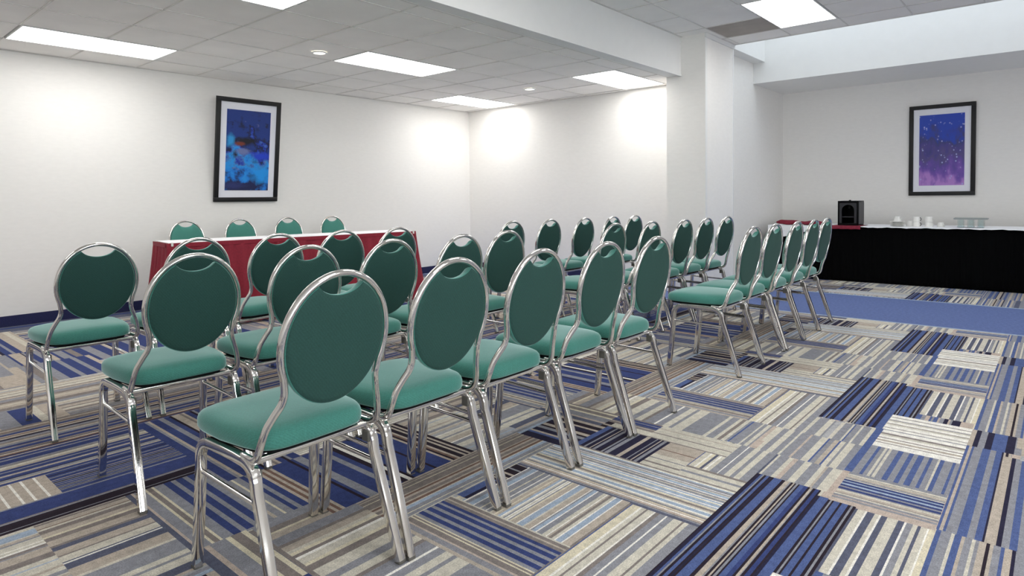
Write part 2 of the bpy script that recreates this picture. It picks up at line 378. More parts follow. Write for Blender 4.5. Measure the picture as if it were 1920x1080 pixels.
# ------------------------------------------------------------------ room shell
T = 0.12
struct('wall_left', box(XN - T, XB + 1.2, YA, YA + T, 0, ZU + 0.2), M['wall'])
struct('wall_back', box(XB, XB + T, YF + 0.02, YA, 0, ZU + 0.2), M['wall'])
struct('wall_alcove', box(CX1 - 0.1, XF + T, YF, YF + T, 0, ZTOP + 0.1), M['wall'])
struct('wall_end', box(XF, XF + T, YN - T, YF, 0, ZTOP + 0.1), M['wall'])
bm = bmesh.new()
bx(bm, XN - T, XN, YN - T, YA, 0, ZU + 0.2)
struct('wall_behind', bm, M['wall'])
# wall on the right hand side, behind the camera, with unseen windows added to brighten the room
bm = bmesh.new(); wins = [(-2.4, -0.2), (0.8, 3.0)]; z0w, z1w = 0.95, 2.3
bx(bm, XN, XF, YN - T, YN, 0, z0w); bx(bm, XN, XF, YN - T, YN, z1w, ZTOP + 0.1)
xs = [XN] + [v for a in wins for v in a] + [XF]
for i in range(0, len(xs), 2): bx(bm, xs[i], xs[i + 1], YN - T, YN, z0w, z1w)
struct('wall_right', bm, M['wall'])
for i, (a, b) in enumerate(wins):
    bm = bmesh.new(); f = 0.05
    bx(bm, a, b, YN - T + .02, YN + .01, z0w, z0w + f); bx(bm, a, b, YN - T + .02, YN + .01, z1w - f, z1w)
    bx(bm, a, a + f, YN - T + .02, YN + .01, z0w + f, z1w - f); bx(bm, b - f, b, YN - T + .02, YN + .01, z0w + f, z1w - f)
    bx(bm, (a + b) / 2 - .02, (a + b) / 2 + .02, YN - T + .02, YN + .01, z0w + f, z1w - f)
    wo = struct('window_%d' % (i + 1), bm, M['fixture'])  # added window, sized for the light it gives the ceiling and walls
    obj('pane', box(a + f, b - f, YN - 0.07, YN - 0.06, z0w + f, z1w - f), M['winglow'], wo)
# column and dropped beam
struct('wall_column', box(CX0, CX1, CY0, YF + 0.3, 0, ZU + 0.2), M['wall'])
bm = bmesh.new()
bx(bm, XN, CX0 - 0.001, YB, YB + 0.16, ZL, ZU + 0.1)
bx(bm, XN, CX0 - 0.001, YB - 0.008, YB + 0.02, ZL - 0.012, ZL + 0.012)
struct('trim_1', bm, M['trimwhite'])
# corner bead of the column
struct('trim_2', box(CX0 + 0.002, CX0 + 0.05, CY0 - 0.004, CY0, 0, ZU), M['trimwhite'])
# wall cap above the column head
struct('trim_7', box(CX1 - 0.03, CX1 + 0.003, CY0 - 0.004, CY0 + 0.03, 0, ZU - .05), M['trimwhite'])
struct('trim_3', box(CX0 - 0.02, CX1 + 0.0, CY0 - 0.022, CY0 - 0.0005, ZU - 0.05, ZU), M['trimwhite'])
# skylight shaft: bulkhead, soffit, side ledge
bm = bmesh.new()
bx(bm, XK, XF, YN, YF - 0.001, ZS, ZS + 0.08); bx(bm, XK, XK + 0.1, YN, YF - 0.001, ZS + 0.08, ZTOP)
struct('trim_4', bm, M['trimwhite'])
struct('trim_5', box(CX1, XK - 0.001, YF - 0.16, YF - 0.001, ZLG, ZTOP), M['trimwhite'])
struct('trim_6', box(CX1 - 0.1, CX1, YN, YF - 0.001, ZU + 0.02, ZTOP), M['trimwhite'])
bm = bmesh.new(); bx(bm, CX1, XK, YN, YF, ZTOP + 0.03, ZTOP + 0.08)
for k in range(6):
    y = YN + (YF - YN) * k / 5
    bx(bm, CX1, XK, y - 0.03, y + 0.03, ZTOP - 0.02, ZTOP + 0.03)
so = struct('window_4', bm, M['fixture'])
obj('pane', box(CX1 + 0.01, XK - 0.01, YN + 0.04, YF - 0.2, ZTOP + 0.015, ZTOP + 0.025), M['skyglass'], so)
struct('baseboard_left', box(XN, XB, YA - 0.012, YA, 0, 0.10), M['baseboard'])
struct('baseboard_back', box(XB - 0.012, XB, YF + 0.2, YA - 0.012, 0, 0.10), M['baseboard'])
# ------------------------------------------------------------------ suspended ceilings
def ceiling(name, x0, x1, y0, y1, z, xl, yl, holes, special=()):
    """tiles between grid lines xl, yl; tiles sit just above the grid bars"""
    bm = bmesh.new(); hb = 0.006; r = random.Random(3)
    X = [x0] + sorted(v for v in xl if x0 + .02 < v < x1 - .02) + [x1]; Y = [y0] + sorted(v for v in yl if y0 + .02 < v < y1 - .02) + [y1]
    def inhole(cx, cy): return any(a < cx < b and c < cy < d for a, b, c, d in holes)
    def insp(cx, cy): return any(a < cx < b and c < cy < d for a, b, c, d in special)
    for i in range(len(X) - 1):
        for j in range(len(Y) - 1):
            cx, cy = (X[i] + X[i + 1]) / 2, (Y[j] + Y[j + 1]) / 2
            if inhole(cx, cy): continue
            dz = r.uniform(0, 0.0035)
            f = bx(bm, X[i] + .001, X[i + 1] - .001, Y[j] + .001, Y[j + 1] - .001, z + .0025 + dz, z + .017 + dz, mi=1 if insp(cx, cy) else 0)
    def bar(a0, a1, b0, b1): bx(bm, a0, a1, b0, b1, z - 0.001, z + 0.022, mi=2)
    for v in X[1:-1]:
        for j in range(len(Y) - 1):
            cy = (Y[j] + Y[j + 1]) / 2
            if inhole(v, cy) or any(a < v < b and c < cy < d for a, b, c, d in SKIP.get(name, ())): continue
            bar(v - hb, v + hb, Y[j], Y[j + 1])
    for v in Y[1:-1]:
        for i in range(len(X) - 1):
            if inhole((X[i] + X[i + 1]) / 2, v): continue
            bar(X[i], X[i + 1], v - hb, v + hb)
    e = 0.02
    bx(bm, x0, x1, y0, y0 + e, z - .002, z + .003, mi=2); bx(bm, x0, x1, y1 - e, y1, z - .002, z + .003, mi=2)
    bx(bm, x0, x0 + e, y0 + e, y1 - e, z - .002, z + .003, mi=2); bx(bm, x1 - e, x1, y0 + e, y1 - e, z - .002, z + .003, mi=2)
    bx(bm, x0, x1, y0, y1, z + 0.06, z + 0.08, mi=0)
    return struct(name, bm, [M['tile'], M['darktile'], M['tbar']])
g = 0.61
LX = [1.312 + g * k for k in range(-8, 12)]
LY = [6.922 - 0.6215 * k for k in range(0, 7)]
lights_low = [(1.312, 5.687, 0, 'low'), ]
def PL(i, j): return (LX[8 + i] + .012, LX[8 + i + 2] - .012, LY[j + 1] + .012, LY[j] - .012)
lowp = [PL(0, 0), PL(4, 2), PL(8, 0), PL(8, 4), PL(0, 4), PL(-4, 2)]
UX = [6.225 + g * k - 0.0 for k in range(-16, 6)]
UY = [3.04 - g * k for k in range(0, 12)]
def PU(i, j): return (UX[16 + i] + .012, UX[16 + i + 2] - .012, UY[j + 1] + .012, UY[j] - .012)
upp = [PU(0, 1), PU(-6, 1), PU(-3, 4), PU(0, 7), PU(-9, 4), PU(-7, 7)]
SKIP = {'ceiling_high': [(5.7, 6.75, 2.44, 3.03)]}
ceiling('ceiling_low', XN, XB, YB + 0.16, YA, ZL, LX, LY, [(a - .02, b + .02, c - .02, d + .02) for a, b, c, d in lowp])
ceiling('ceiling_high', XN, CX1, YN, YB, ZU, UX, UY, [(a - .02, b + .02, c - .02, d + .02) for a, b, c, d in upp], special=[(6.83, 7.45, 2.42, 3.05)])
def troffer(r, z, label):
    a, b, c, d = r
    t = thing('ceiling_light', label, 'ceiling light', ((a + b) / 2, (c + d) / 2, z), group='recessed fluorescent ceiling panels')
    hx, hy = (b - a) / 2, (d - c) / 2; e = 0.012
    bm = bmesh.new()
    bx(bm, -hx, hx, -hy, -hy + e, 0, .03); bx(bm, -hx, hx, hy - e, hy, 0, .03); bx(bm, -hx, -hx + e, -hy + e, hy - e, 0, .03); bx(bm, hx - e, hx, -hy + e, hy - e, 0, .03)
    bx(bm, -hx, hx, -hy, hy, .03, .055)
    obj('frame', bm, M['fixture'], t)
    obj('diffuser', box(-hx + e, hx - e, -hy + e, hy - e, .004, .01), M['diffuser'], t)
for r, lb in zip(lowp, ['bright ceiling panel nearest the framed blue picture, upper left of the room', 'lit ceiling panel in the middle of the low ceiling, beside the round downlight',
                        'small looking lit ceiling panel in the far corner where the two white walls meet', 'lit ceiling panel tucked against the beam and the column',
                        'ceiling panel cut off by the top edge of the photo, over the left side', 'lit ceiling panel of the low ceiling off to the left, outside the view']):
    troffer(r, ZL - 0.001, lb)
for r, lb in zip(upp, ['large lit panel in the high ceiling right of the column', 'lit panel of the high ceiling above the front chairs, outside the view', 'lit panel of the high ceiling above the aisle, outside the view',
                       'lit panel of the high ceiling near the windows, outside the view', 'lit panel of the high ceiling behind the camera', 'lit panel of the high ceiling in the rear window corner']):
    troffer(r, ZU - 0.001, lb)
def downlight(x, y, rad, lb):
    t = thing('downlight', lb, 'ceiling light', (x, y, ZL), group='round recessed downlights')
    bm = bmesh.new(); lathe(bm, [(rad, .002), (rad, -.006), (rad * .8, -.009), (rad * .76, -.004), (rad * .76, .002)], 28); obj('trim_ring', bm, M['fixture'], t, smooth=True, angle=40)
    bm = bmesh.new(); lathe(bm, [(0, -.004), (rad * .76, -.004), (rad * .76, 0), (0, 0)], 28); obj('lens', bm, M['downlight'], t)
downlight(3.47, 5.44, .072, 'round white downlight above the head table, left one of the two')
downlight(6.49, 5.29, .08, 'round white downlight farther away, near the back wall')
# ------------------------------------------------------------------ chair
def chair_parts(t):
    sec = rrect(.0143, .0135, .0035, 2)
    def arc(c, r, a0, a1, n=6): return [(c[0] + r * math.cos(math.radians(a0 + (a1 - a0) * k / n)), c[1] + r * math.sin(math.radians(a0 + (a1 - a0) * k / n))) for k in range(n + 1)]
    for sx in (-1, 1):
        X = sx * .2
        # (y,z) outline of the bent side frame
        fl = [(.238, .008), (.222, .16), (.208, .33)] + arc((.143, .352), .065, 10, 88, 7)
        rl = [(-.243, .008), (-.180, .2), (-.131, .34)] + arc((-.064, .352), .065, 165, 92, 7)
        def foot(y): return sx * (.2 + .008 * max(0, 1 - y / .3))
        for path, nm in ((fl, 'f'), (rl, 'r')):
            bm = bmesh.new(); sweep(bm, [(foot(z), y, z) for y, z in path], sec, (1, 0, 0))
            lg = obj('leg', bm, M['chrome'], t, smooth=True, angle=32)
            bm = bmesh.new(); y0 = path[0][0]; bx(bm, foot(0) - .0135, foot(0) + .0135, y0 - .0135, y0 + .0135, 0, .014, bev=.003)
            obj('glide', bm, M['glide'], lg)
        bm = bmesh.new(); sweep(bm, [(X, .146, .417), (X, .05, .419), (X, -.02, .419), (X, -.066, .417)], sec, (1, 0, 0)); obj('side_rail', bm, M['chrome'], t, smooth=True, angle=50)
        bm = bmesh.new(); sweep(bm, [(X, .207, .315), (X, .1, .312), (X, -.03, .309), (X, -.142, .306)], circ(.0075, 8), (1, 0, 0)); obj('stretcher', bm, M['chrome'], t, smooth=True, angle=50)
        bm = bmesh.new(); bx(bm, X - sx * .012 - .008, X - sx * .012 + .008, -.128, -.095, .365, .40, bev=.003); obj('stacking_bumper', bm, M['glide'], t)
    for y in (.12, -.1):
        bm = bmesh.new(); sweep(bm, [(-.19, y, .418), (0, y, .418), (.19, y, .418)], rrect(.009, .009, .003, 2), (0, 0, 1)); obj('cross_rail', bm, M['chrome'], t, smooth=True, angle=50)
    # seat board and cushion
    def plan(k, ins):
        pts = []; n = 56
        for i in range(n):
            a = 2 * math.pi * i / n; ca, sa = math.cos(a), math.sin(a); e = 2 / 5.4
            y = .068 + (.212 - ins) * math.copysign(abs(sa) ** e, sa)
            wv = (.208 if y > .068 else .208 - .026 * (.068 - y) / .21) - ins
            pts.append((wv * math.copysign(abs(ca) ** e, ca), y))
        return pts
    bm = bmesh.new(); prism(bm, plan(0, .022), .428, .441); obj('seat_board', bm, M['pan'], t)
    bm = bmesh.new(); rings = []
    def crown(x, y): return 0.006 * (1 - (x / .21) ** 2) - .01 * max(0, (y - .16) / .12) ** 2
    for ins, z, cr in ((.018, .440, 0), (.004, .443, 0), (0, .451, 0), (0, .472, 0), (.0025, .482, .15), (.009, .491, .4), (.022, .4975, .7), (.05, .502, 1), (.11, .505, 1), (.17, .507, 1)):
        rings.append([bm.verts.new((x, y, z + cr * crown(x, y))) for x, y in plan(0, ins)])
    n = len(rings[0])
    for a, b in zip(rings, rings[1:]):
        for i in range(n): bm.faces.new((a[i], a[(i + 1) % n], b[(i + 1) % n], b[i]))
    bm.faces.new(rings[0]); bm.faces.new(rings[-1])
    obj('seat', bm, M['fabric'], t, smooth=True, angle=60)
    # back: chrome hoop
    ZC, A, Bz = .744, .176, .197
    def yb(z): return -.207 - .17 * (z - .62)
    half = [(.198, -.055, .428), (.199, -.09, .427), (.201, -.122, .430), (.202, -.143, .447), (.199, -.155, .478), (.189, -.166, .52), (.174, -.181, .556), (.160, -.197, .588), (.1545, -.204, .613), (.1565, -.2095, .638)]
    zs = math.radians(-23.5)
    ell = []
    for k in range(0, 41):
        a = zs + (math.pi - 2 * zs) * k / 40
        z = ZC + Bz * math.sin(a); ell.append((A * math.cos(a), yb(z), z))
    ctrl = catmull(half + [ell[0]], 5)[:-1] + [Vector(p) for p in ell] + catmull([ell[-1]] + [(-x, y, z) for x, y, z in half[::-1]], 5)[1:]
    bm = bmesh.new(); sweep(bm, ctrl, [(.0098 * math.cos(2 * math.pi * i / 14), .0125 * math.sin(2 * math.pi * i / 14)) for i in range(14)], (0, 1, .1))
    obj('back_frame', bm, M['chrome'], t, smooth=True)
    # upholstered oval pad with the hand hold notch at the top
    a_, b_ = .1655, .1855; out = []; n = 128
    for i in range(n):
        th = 2 * math.pi * i / n + math.pi / n
        x, z = a_ * math.cos(th), b_ * math.sin(th)
        if z > 0 and abs(x) < .072:
            ze = b_ * math.sqrt(1 - (.072 / a_) ** 2); zl = b_ - .05
            z = ze - (ze - zl) * math.sqrt(max(0, 1 - (x / .072) ** 2)) ** 1.3
        out.append((x, z))
    bm = bmesh.new(); R_ = []
    def ring(sc, dy):
        r = []
        for x, z in out:
            X_, Z_ = x * sc, ZC + (z * sc)
            r.append(bm.verts.new((X_, yb(Z_) + dy, Z_)))
        return r
    for sc, dy in ((.99, -.0055), (1.0, -.003), (1.0, .008), (.985, .017), (.95, .024), (.85, .031), (.6, .036), (.25, .038)):
        R_.append(ring(sc, dy))
    for a, b in zip(R_, R_[1:]):
        for i in range(n): bm.faces.new((a[i], a[(i + 1) % n], b[(i + 1) % n], b[i]))
    bm.faces.new(R_[0]); bm.faces.new(R_[-1])
    br = obj('backrest', bm, M['fabric'], t, smooth=True, angle=55)
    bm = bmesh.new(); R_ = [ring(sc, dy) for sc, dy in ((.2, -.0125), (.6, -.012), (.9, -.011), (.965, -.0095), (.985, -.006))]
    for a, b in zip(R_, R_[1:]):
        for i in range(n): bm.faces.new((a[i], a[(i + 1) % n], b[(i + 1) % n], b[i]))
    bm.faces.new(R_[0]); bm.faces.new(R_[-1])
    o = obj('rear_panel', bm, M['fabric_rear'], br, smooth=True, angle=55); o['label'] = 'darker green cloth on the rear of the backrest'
first = thing('banquet_chair', 'x', 'chair', (0, 0, 0)); chair_parts(first)
used = [False]
def copy_tree(o):
    c = o.copy(); COL.objects.link(c)
    for ch in o.children:
        d = ch.copy(); COL.objects.link(d); d.parent = c; d.matrix_parent_inverse = ch.matrix_parent_inverse
        for gch in ch.children:
            e = gch.copy(); COL.objects.link(e); e.parent = d
    return c
def place(x, y, rz, label, group):
    o = first if not used[0] else copy_tree(first); used[0] = True
    o.location = (x, y, 0); o.rotation_euler = (0, 0, math.radians(rz)); o['label'] = label; o['group'] = group
    return o
ordn = ['first', 'second', 'third', 'fourth', 'fifth']
G1, G2 = 'banquet chairs in rows left of the aisle', 'banquet chairs in rows right of the aisle'
def row(ys, xs, yaw, names, grp):
    for x, y, a, nm in zip(xs, ys, yaw, names): place(x, y + .245, a, nm, grp)
row([1.56, 1.558, 1.55, 1.545, 1.54], [1.036, 1.488, 1.945, 2.412, 2.866], [1.2, 0.5, .6, .3, 0],
    ['green banquet chair closest to the camera, largest in the front row', 'green banquet chair in the front row, immediately right of the nearest chair', 'green banquet chair in the middle of the nearest row of five',
     'green banquet chair in the nearest row, one in from the aisle end', 'green banquet chair at the aisle end of the nearest row of five'], G1)
row([2.545, 2.56, 2.56, 2.55, 2.6], [1.055, 1.545, 2.015, 2.50, 2.945], [-1, .5, 0, 1.2, 0],
    ['green banquet chair left of the nearest one, at the left end of the second row', 'green banquet chair left behind the nearest one, second in the second row',
     'green banquet chair seen between the two nearest chairs, third in the second row', 'green banquet chair with only its top above the front row, fourth in the second row',
     'green banquet chair at the aisle end of the left block, second row'], G1)
row([3.645, 3.64, 3.64, 3.64, 3.64], [1.04, 1.525, 1.995, 2.465, 2.93], [0, 0, 1, -1, 0],
    ['green banquet chair at the far left, standing alone against the bare white wall', 'green third row chair almost hidden by another, before the left part of the red skirt',
     'green third row chair before the red skirt, left of the table middle', 'green banquet chair in the third row before the middle of the red skirted table',
     'green banquet chair in the third row before the right end of the red skirted table'], G1)
row([1.52, 1.53, 1.525, 1.53, 1.55], [4.135, 4.58, 5.045, 5.50, 5.95], [0, 0, .5, 0, 0],
    ['green banquet chair just right of the aisle, its whole seat and legs showing', 'green banquet chair directly behind the aisle chair of the right hand row',
     'green banquet chair in the middle of the right hand row leading to the black table', 'green banquet chair fourth along the right hand row toward the black table',
     'green banquet chair at the far end of the right hand row, against the black skirt'], G2)
row([2.58, 2.54, 2.48, 2.48, 2.47], [4.165, 4.66, 5.14, 5.59, 6.04], [0, 1, 0, 0, -1],
    ['green banquet chair rising just above the fourth front chair, across the aisle', 'green far block chair, second in its row, just left above the fifth front chair',
     'green far block chair just right above the fifth front chair', 'green banquet chair before the grey face of the column, next to last of its row',
     'green banquet chair before the bright face of the column, last of its row'], G2)
row([3.63, 3.6, 3.55, 3.52, 3.52], [4.185, 4.69, 5.18, 5.65, 6.10], [0, 0, 1, 0, -1],
    ['green far back row chair peeking above the second row aisle chair', 'green far back row chair clear against the white wall, left one of two',
     'green far back row chair clear against the white wall, right one of two', 'green banquet chair of the far back row half covered by the chair before it', 'green banquet chair at the far end of the back row against the white wall'], G2)
for x, nm in zip((2.825, 3.41, 4.0, 4.61), ('leftmost', 'second from left', 'third from left', 'rightmost')):
    place(x, 6.775, 180, 'green chair behind the red skirted table, %s of the four facing the room' % nm, 'banquet chairs behind the head table')
# ------------------------------------------------------------------ skirted tables
def skirt_mesh(path, z0, z1, amp, flare, wl, folds=0, seed=1, droop=0.0):
    """pleated cloth hung along a floor path (list of 2D points, outward on the right of travel)"""
    r = random.Random(seed); pts = []; L0 = 0
    for (a, b) in zip(path, path[1:]):
        a, b = Vector(a), Vector(b); d = (b - a); L_ = d.length; d.normalize(); nrm = Vector((d.y, -d.x)); n = max(2, int(L_ / (wl / 8)))
        for k in range(n):
            pts.append((a + d * L_ * k / n, nrm, L0 + L_ * k / n))
        L0 += L_
    pts.append((Vector(path[-1]), nrm, L0))
    # soften the normals at the corners
    for _ in range(3):
        pts = [(p, (pts[max(i - 1, 0)][1] + q + pts[min(i + 1, len(pts) - 1)][1]).normalized(), s) for i, (p, q, s) in enumerate(pts)]
    bm = bmesh.new(); rows = 14; grid = []
    ph = [r.uniform(0, 6) for _ in range(6)]
    for j in range(rows + 1):
        v = j / rows; z = z1 + (z0 - z1) * v; line = []
        for p, q, s in pts:
            a = amp * (.25 + .75 * v ** .6)
            o = a * (math.sin(2 * math.pi * s / wl + ph[0] + .5 * math.sin(s * 5 + ph[1])) + .45 * math.sin(2 * math.pi * s / wl * .43 + ph[2] + v * .8)) + flare * v ** 1.3
            if folds:
                m = (s + .15) % folds; o -= amp * 2.2 * math.exp(-((m - folds / 2) / .014) ** 2) * (.5 + .5 * v)
            w_ = p + q * (o + .004 + amp * .9)
            line.append(bm.verts.new((w_.x, w_.y, z + (droop * math.sin(s * 6 + ph[3]) if j == 0 else 0))))
        grid.append(line)
    for a, b in zip(grid, grid[1:]):
        for i in range(len(a) - 1): bm.faces.new((a[i], a[i + 1], b[i + 1], b[i]))
    return bm
def solid(o, th):
    md = o.modifiers.new('thickness', 'SOLIDIFY'); md.thickness = th; md.offset = 1; return o
def table(name, label, cx, cy, L_, W_, h, rz):
    t = thing(name, label, 'table', (cx, cy, 0), rz)
    obj('tabletop', box(-L_ / 2, L_ / 2, -W_ / 2, W_ / 2, h - .022, h, bev=.004), M['wood'], t)
    for sx in (-1, 1):
        for sy in (-1, 1):
            bm = bmesh.new(); sweep(bm, [(sx * (L_ / 2 - .15), sy * (W_ / 2 - .06), 0), (sx * (L_ / 2 - .15), sy * (W_ / 2 - .06), h - .022)], circ(.013, 10), (1, 0, 0))
            obj('leg', bm, M['legsteel'], t, smooth=True, angle=50)
    return t
# head table
p0, p1 = Vector((2.245, 5.955)), Vector((4.745, 5.605)); d = (p1 - p0); LH = d.length; rzH = math.atan2(d.y, d.x); d.normalize(); nb = Vector((-d.y, d.x)); WH = .46
c = (p0 + p1) / 2 + nb * WH / 2; HZ = .782
table('folding_table', 'long narrow head table by the white wall, under a white cloth and red skirt', c.x, c.y, LH, WH, HZ, rzH)
bm = bmesh.new(); bx(bm, -LH / 2 - .004, LH / 2 + .004, -WH / 2 - .004, WH / 2 + .004, HZ, HZ + .004)
for y in (-WH / 2 - .006, WH / 2 + .002): bx(bm, -LH / 2 - .004, LH / 2 + .004, y, y + .004, HZ - .012, HZ + .002)
o = obj('tablecloth', bm, M['whitecloth']); o.location = (c.x, c.y, 0); o.rotation_euler = (0, 0, rzH)
tag(o, 'white cloth on the narrow head table with the red skirt', 'tablecloth')
q0, q1 = p0 + nb * WH, p1 + nb * WH
sk = skirt_mesh([tuple(q0 - d * .004), tuple(p0 - d * .004 - nb * .004), tuple(p1 + d * .004 - nb * .004), tuple(q1 + d * .004)], 0.02, HZ + .0, .015, .10, .12, folds=.62, seed=4)
t = thing('table_skirt', 'burgundy red pleated skirt around the head table', 'table skirt', (0, 0, 0))
o = solid(obj('pleated_cloth', sk, M['redcloth'], t, smooth=True), .003)
bm = bmesh.new()
def ribbon(bm, path, z0, z1, off):
    for a, b in zip(path, path[1:]):
        a, b = Vector(a), Vector(b); dd = (b - a).normalized(); nn = Vector((dd.y, -dd.x)) * off
        vs = [bm.verts.new((*(a + nn - dd * off * .0), z0)), bm.verts.new((*(b + nn), z0)), bm.verts.new((*(b + nn), z1)), bm.verts.new((*(a + nn), z1))]
        bm.faces.new(vs)
ribbon(bm, [tuple(q0 - d * .004), tuple(p0 - d * .004 - nb * .004), tuple(p1 + d * .004 - nb * .004), tuple(q1 + d * .004)], HZ - .035, HZ + .001, .026)
solid(obj('header_band', bm, M['redcloth'], t), .003)
for k in range(2):
    pp = p0 + d * (.02 + (LH - .04) * k) - nb * .036
    bm = bmesh.new(); bx(bm, -.009, .009, -.004, .012, HZ - .026, HZ + .006, bev=.002); o = obj('skirt_clip', bm, M['china'], t); o.location = (pp.x, pp.y, 0); o.rotation_euler = (0, 0, rzH)
# buffet table along the end wall (runs in Y)
BH = .722; BX, BW = 9.20, .76; BY0, BY1 = -1.6, 3.16
for k, (ya, yb_) in enumerate(((-1.6, .76), (.77, 3.14))):
    table('folding_table', ['long buffet table under the picture, right hand section with the glasses', 'long buffet table section in the alcove corner with the black coffee machine'][k], BX + BW / 2, (ya + yb_) / 2, yb_ - ya, BW, BH, math.pi / 2)
bm = bmesh.new(); bx(bm, BX - .004, BX + BW + .004, BY0, BY1 - .012, BH, BH + .005)
n = 90; r = random.Random(2); top = []; bot = []
for i in range(n + 1):
    y = BY0 + (BY1 - .012 - BY0) * i / n
    dr = .008 + .003 * math.sin(i * .9) + .003 * math.sin(i * 2.3)
    if y > 2.42: dr += .17 * min(1, (y - 2.42) / .62) ** .8
    xo = BX - .034 - .004 * math.sin(i * .7)
    top.append(bm.verts.new((xo, y, BH + .005))); bot.append(bm.verts.new((xo - .004, y, BH + .004 - dr)))
inn = [bm.verts.new((BX, v.co.y, BH + .005)) for v in top]
for i in range(n): bm.faces.new((top[i], top[i + 1], bot[i + 1], bot[i])); bm.faces.new((inn[i], inn[i + 1], top[i + 1], top[i]))
tag(obj('tablecloth', bm, M['whitecloth']), 'white cloth over the long black skirted buffet table, hanging lower at its left corner', 'tablecloth')
sk = skirt_mesh([(BX, BY1), (BX, BY0)], 0.004, BH - .001, .006, .0, .055, seed=9, droop=.002)
o = solid(obj('table_skirt', sk, M['blackcloth'], smooth=True), .002)
for v in o.data.vertices: v.co.x = 2 * BX - v.co.x if v.co.x > BX else v.co.x
tag(o, 'black floor length skirt along the front of the buffet table', 'table skirt')
# ------------------------------------------------------------------ things on the buffet
zt = BH + .0055
def lt(name, bm, m, label, cat, loc, rz=0, group=None, smooth=True, angle=40):
    o = obj(name, bm, m, smooth=smooth, angle=angle); o.location = loc; o.rotation_euler = (0, 0, rz); return tag(o, label, cat, group)
# red cloth under the machine, folded over the front edge
bm = bmesh.new(); ys = [1.97 + .36 * i / 14 for i in range(15)]; prof = [(.38, .001), (.15, .0015), (.0, .0015), (-.04, .0005), (-.0435, -.012), (-.046, -.032), (-.047, -.04)]
G = [[bm.verts.new((x, y, z + .0012 * math.sin(y * 60 + x * 9) * (1 if z > 0 else 1.5))) for y in ys] for x, z in prof]
for a, b in zip(G, G[1:]):
    for i in range(14): bm.faces.new((a[i], a[i + 1], b[i + 1], b[i]))
o = solid(obj('red_cloth', bm, M['redfold'], smooth=True), .0025); o.location = (BX, 0, zt + .003)
tag(o, 'folded crimson cloth under the black coffee machine', 'cloth')
# coffee machine: housing with an arched brewing bay
t = thing('coffee_machine', 'black box shaped coffee machine with an arched front bay on the red cloth', 'coffee machine', (BX + .18, 2.145, zt + .007), 0)
w2, dp, hh = .125, .30, .325
bm = bmesh.new()
bx(bm, -.10, dp - .1, -w2, -w2 + .022, .0, hh, bev=.003); bx(bm, -.10, dp - .1, w2 - .022, w2, 0, hh, bev=.003)
bx(bm, .06, dp - .1, -w2 + .022, w2 - .022, 0, hh, bev=.003); bx(bm, -.1, .06, -w2 + .022, w2 - .022, hh - .03, hh, bev=.003); bx(bm, -.1, .06, -w2 + .022, w2 - .022, 0, .03, bev=.003)
obj('housing', bm, M['blackplastic'], t, smooth=True, angle=30)
bm = bmesh.new(); arc = [(-.098, w2 - .022), (-.098, w2 - .022)]
n = 16; pts_o = []; pts_i = []
for i in range(n + 1):
    a = math.pi * i / n; pts_i.append((.075 * math.cos(a), .2 + .075 * math.sin(a))); yy = .103 * max(-1, min(1, 1.6 * math.cos(a))); pts_o.append((yy, .297 if abs(math.cos(a)) < .62 else .2 + .097 * math.sin(a) / .79))
for x in (-.104, -.092):
    pass
vo = [[bm.verts.new((x, y, z)) for y, z in pts_o] for x in (-.106, -.09)]; vi = [[bm.verts.new((x, y, z)) for y, z in pts_i] for x in (-.106, -.09)]
for i in range(n):
    bm.faces.new((vo[0][i], vo[0][i + 1], vi[0][i + 1], vi[0][i])); bm.faces.new((vo[1][i], vo[1][i + 1], vi[1][i + 1], vi[1][i])); bm.faces.new((vi[0][i], vi[0][i + 1], vi[1][i + 1], vi[1][i])); bm.faces.new((vo[0][i], vo[0][i + 1], vo[1][i + 1], vo[1][i]))
for s in (-1, 1): bx(bm, -.106, -.09, min(s * .075, s * .103), max(s * .075, s * .103), .03, .2)
obj('arched_bay', bm, M['darkgrey'], t)
bm = bmesh.new(); bx(bm, -.115, .05, -.07, .07, .105, .118, bev=.003); obj('drip_shelf', bm, M['darkgrey'], t)
bm = bmesh.new(); lathe(bm, [(.0, .05), (.028, .05), (.03, .075), (.022, .1), (0, .1)], 16); o = obj('brew_head', bm, M['blackplastic'], t, smooth=True, angle=40); o.location = (-.02, 0, .17)
bm = bmesh.new(); bx(bm, -.09, dp - .11, -w2 - .004, -w2 + .001, .02, hh - .02, bev=.002); obj('side_panel', bm, M['darkgrey'], t)
bm = bmesh.new(); lathe(bm, [(0, hh + .012), (.012, hh + .01), (.016, hh), (0, hh)], 14); obj('lid_knob', bm, M['blackplastic'], t, smooth=True)
# bundled napkins at the left end
def napkin(x, y, rz, L_, wd, ht, label, seed):
    r = random.Random(seed); bm = bmesh.new(); n, m = 16, 12; rings = []
    for i in range(n + 1):
        u = i / n; e = .35 + .65 * math.sin(math.pi * min(.97, max(.03, u))) ** .5; ring = []
        for j in range(m):
            a = 2 * math.pi * j / m; wob = 1 + .18 * math.sin(3 * a + 5 * u + seed) + .08 * math.sin(7 * a + 9 * u)
            ring.append(bm.verts.new(((u - .5) * L_, wd * .5 * e * wob * math.cos(a), max(0, ht * .5 + ht * .5 * e * wob * math.sin(a) + .006 * math.sin(9 * u + seed)))))
        rings.append(ring)
    for a, b in zip(rings, rings[1:]):
        for j in range(m): bm.faces.new((a[j], a[(j + 1) % m], b[(j + 1) % m], b[j]))
    bm.faces.new(rings[0]); bm.faces.new(rings[-1])
    lt('napkin', bm, M['redfold'], label, 'napkin', (x, y, zt + .0005), rz, 'rolled red napkins', angle=None)
napkin(9.34, 2.93, 1.5, .30, .12, .065, 'dark red bundled napkin at the left end of the buffet cloth', 1)
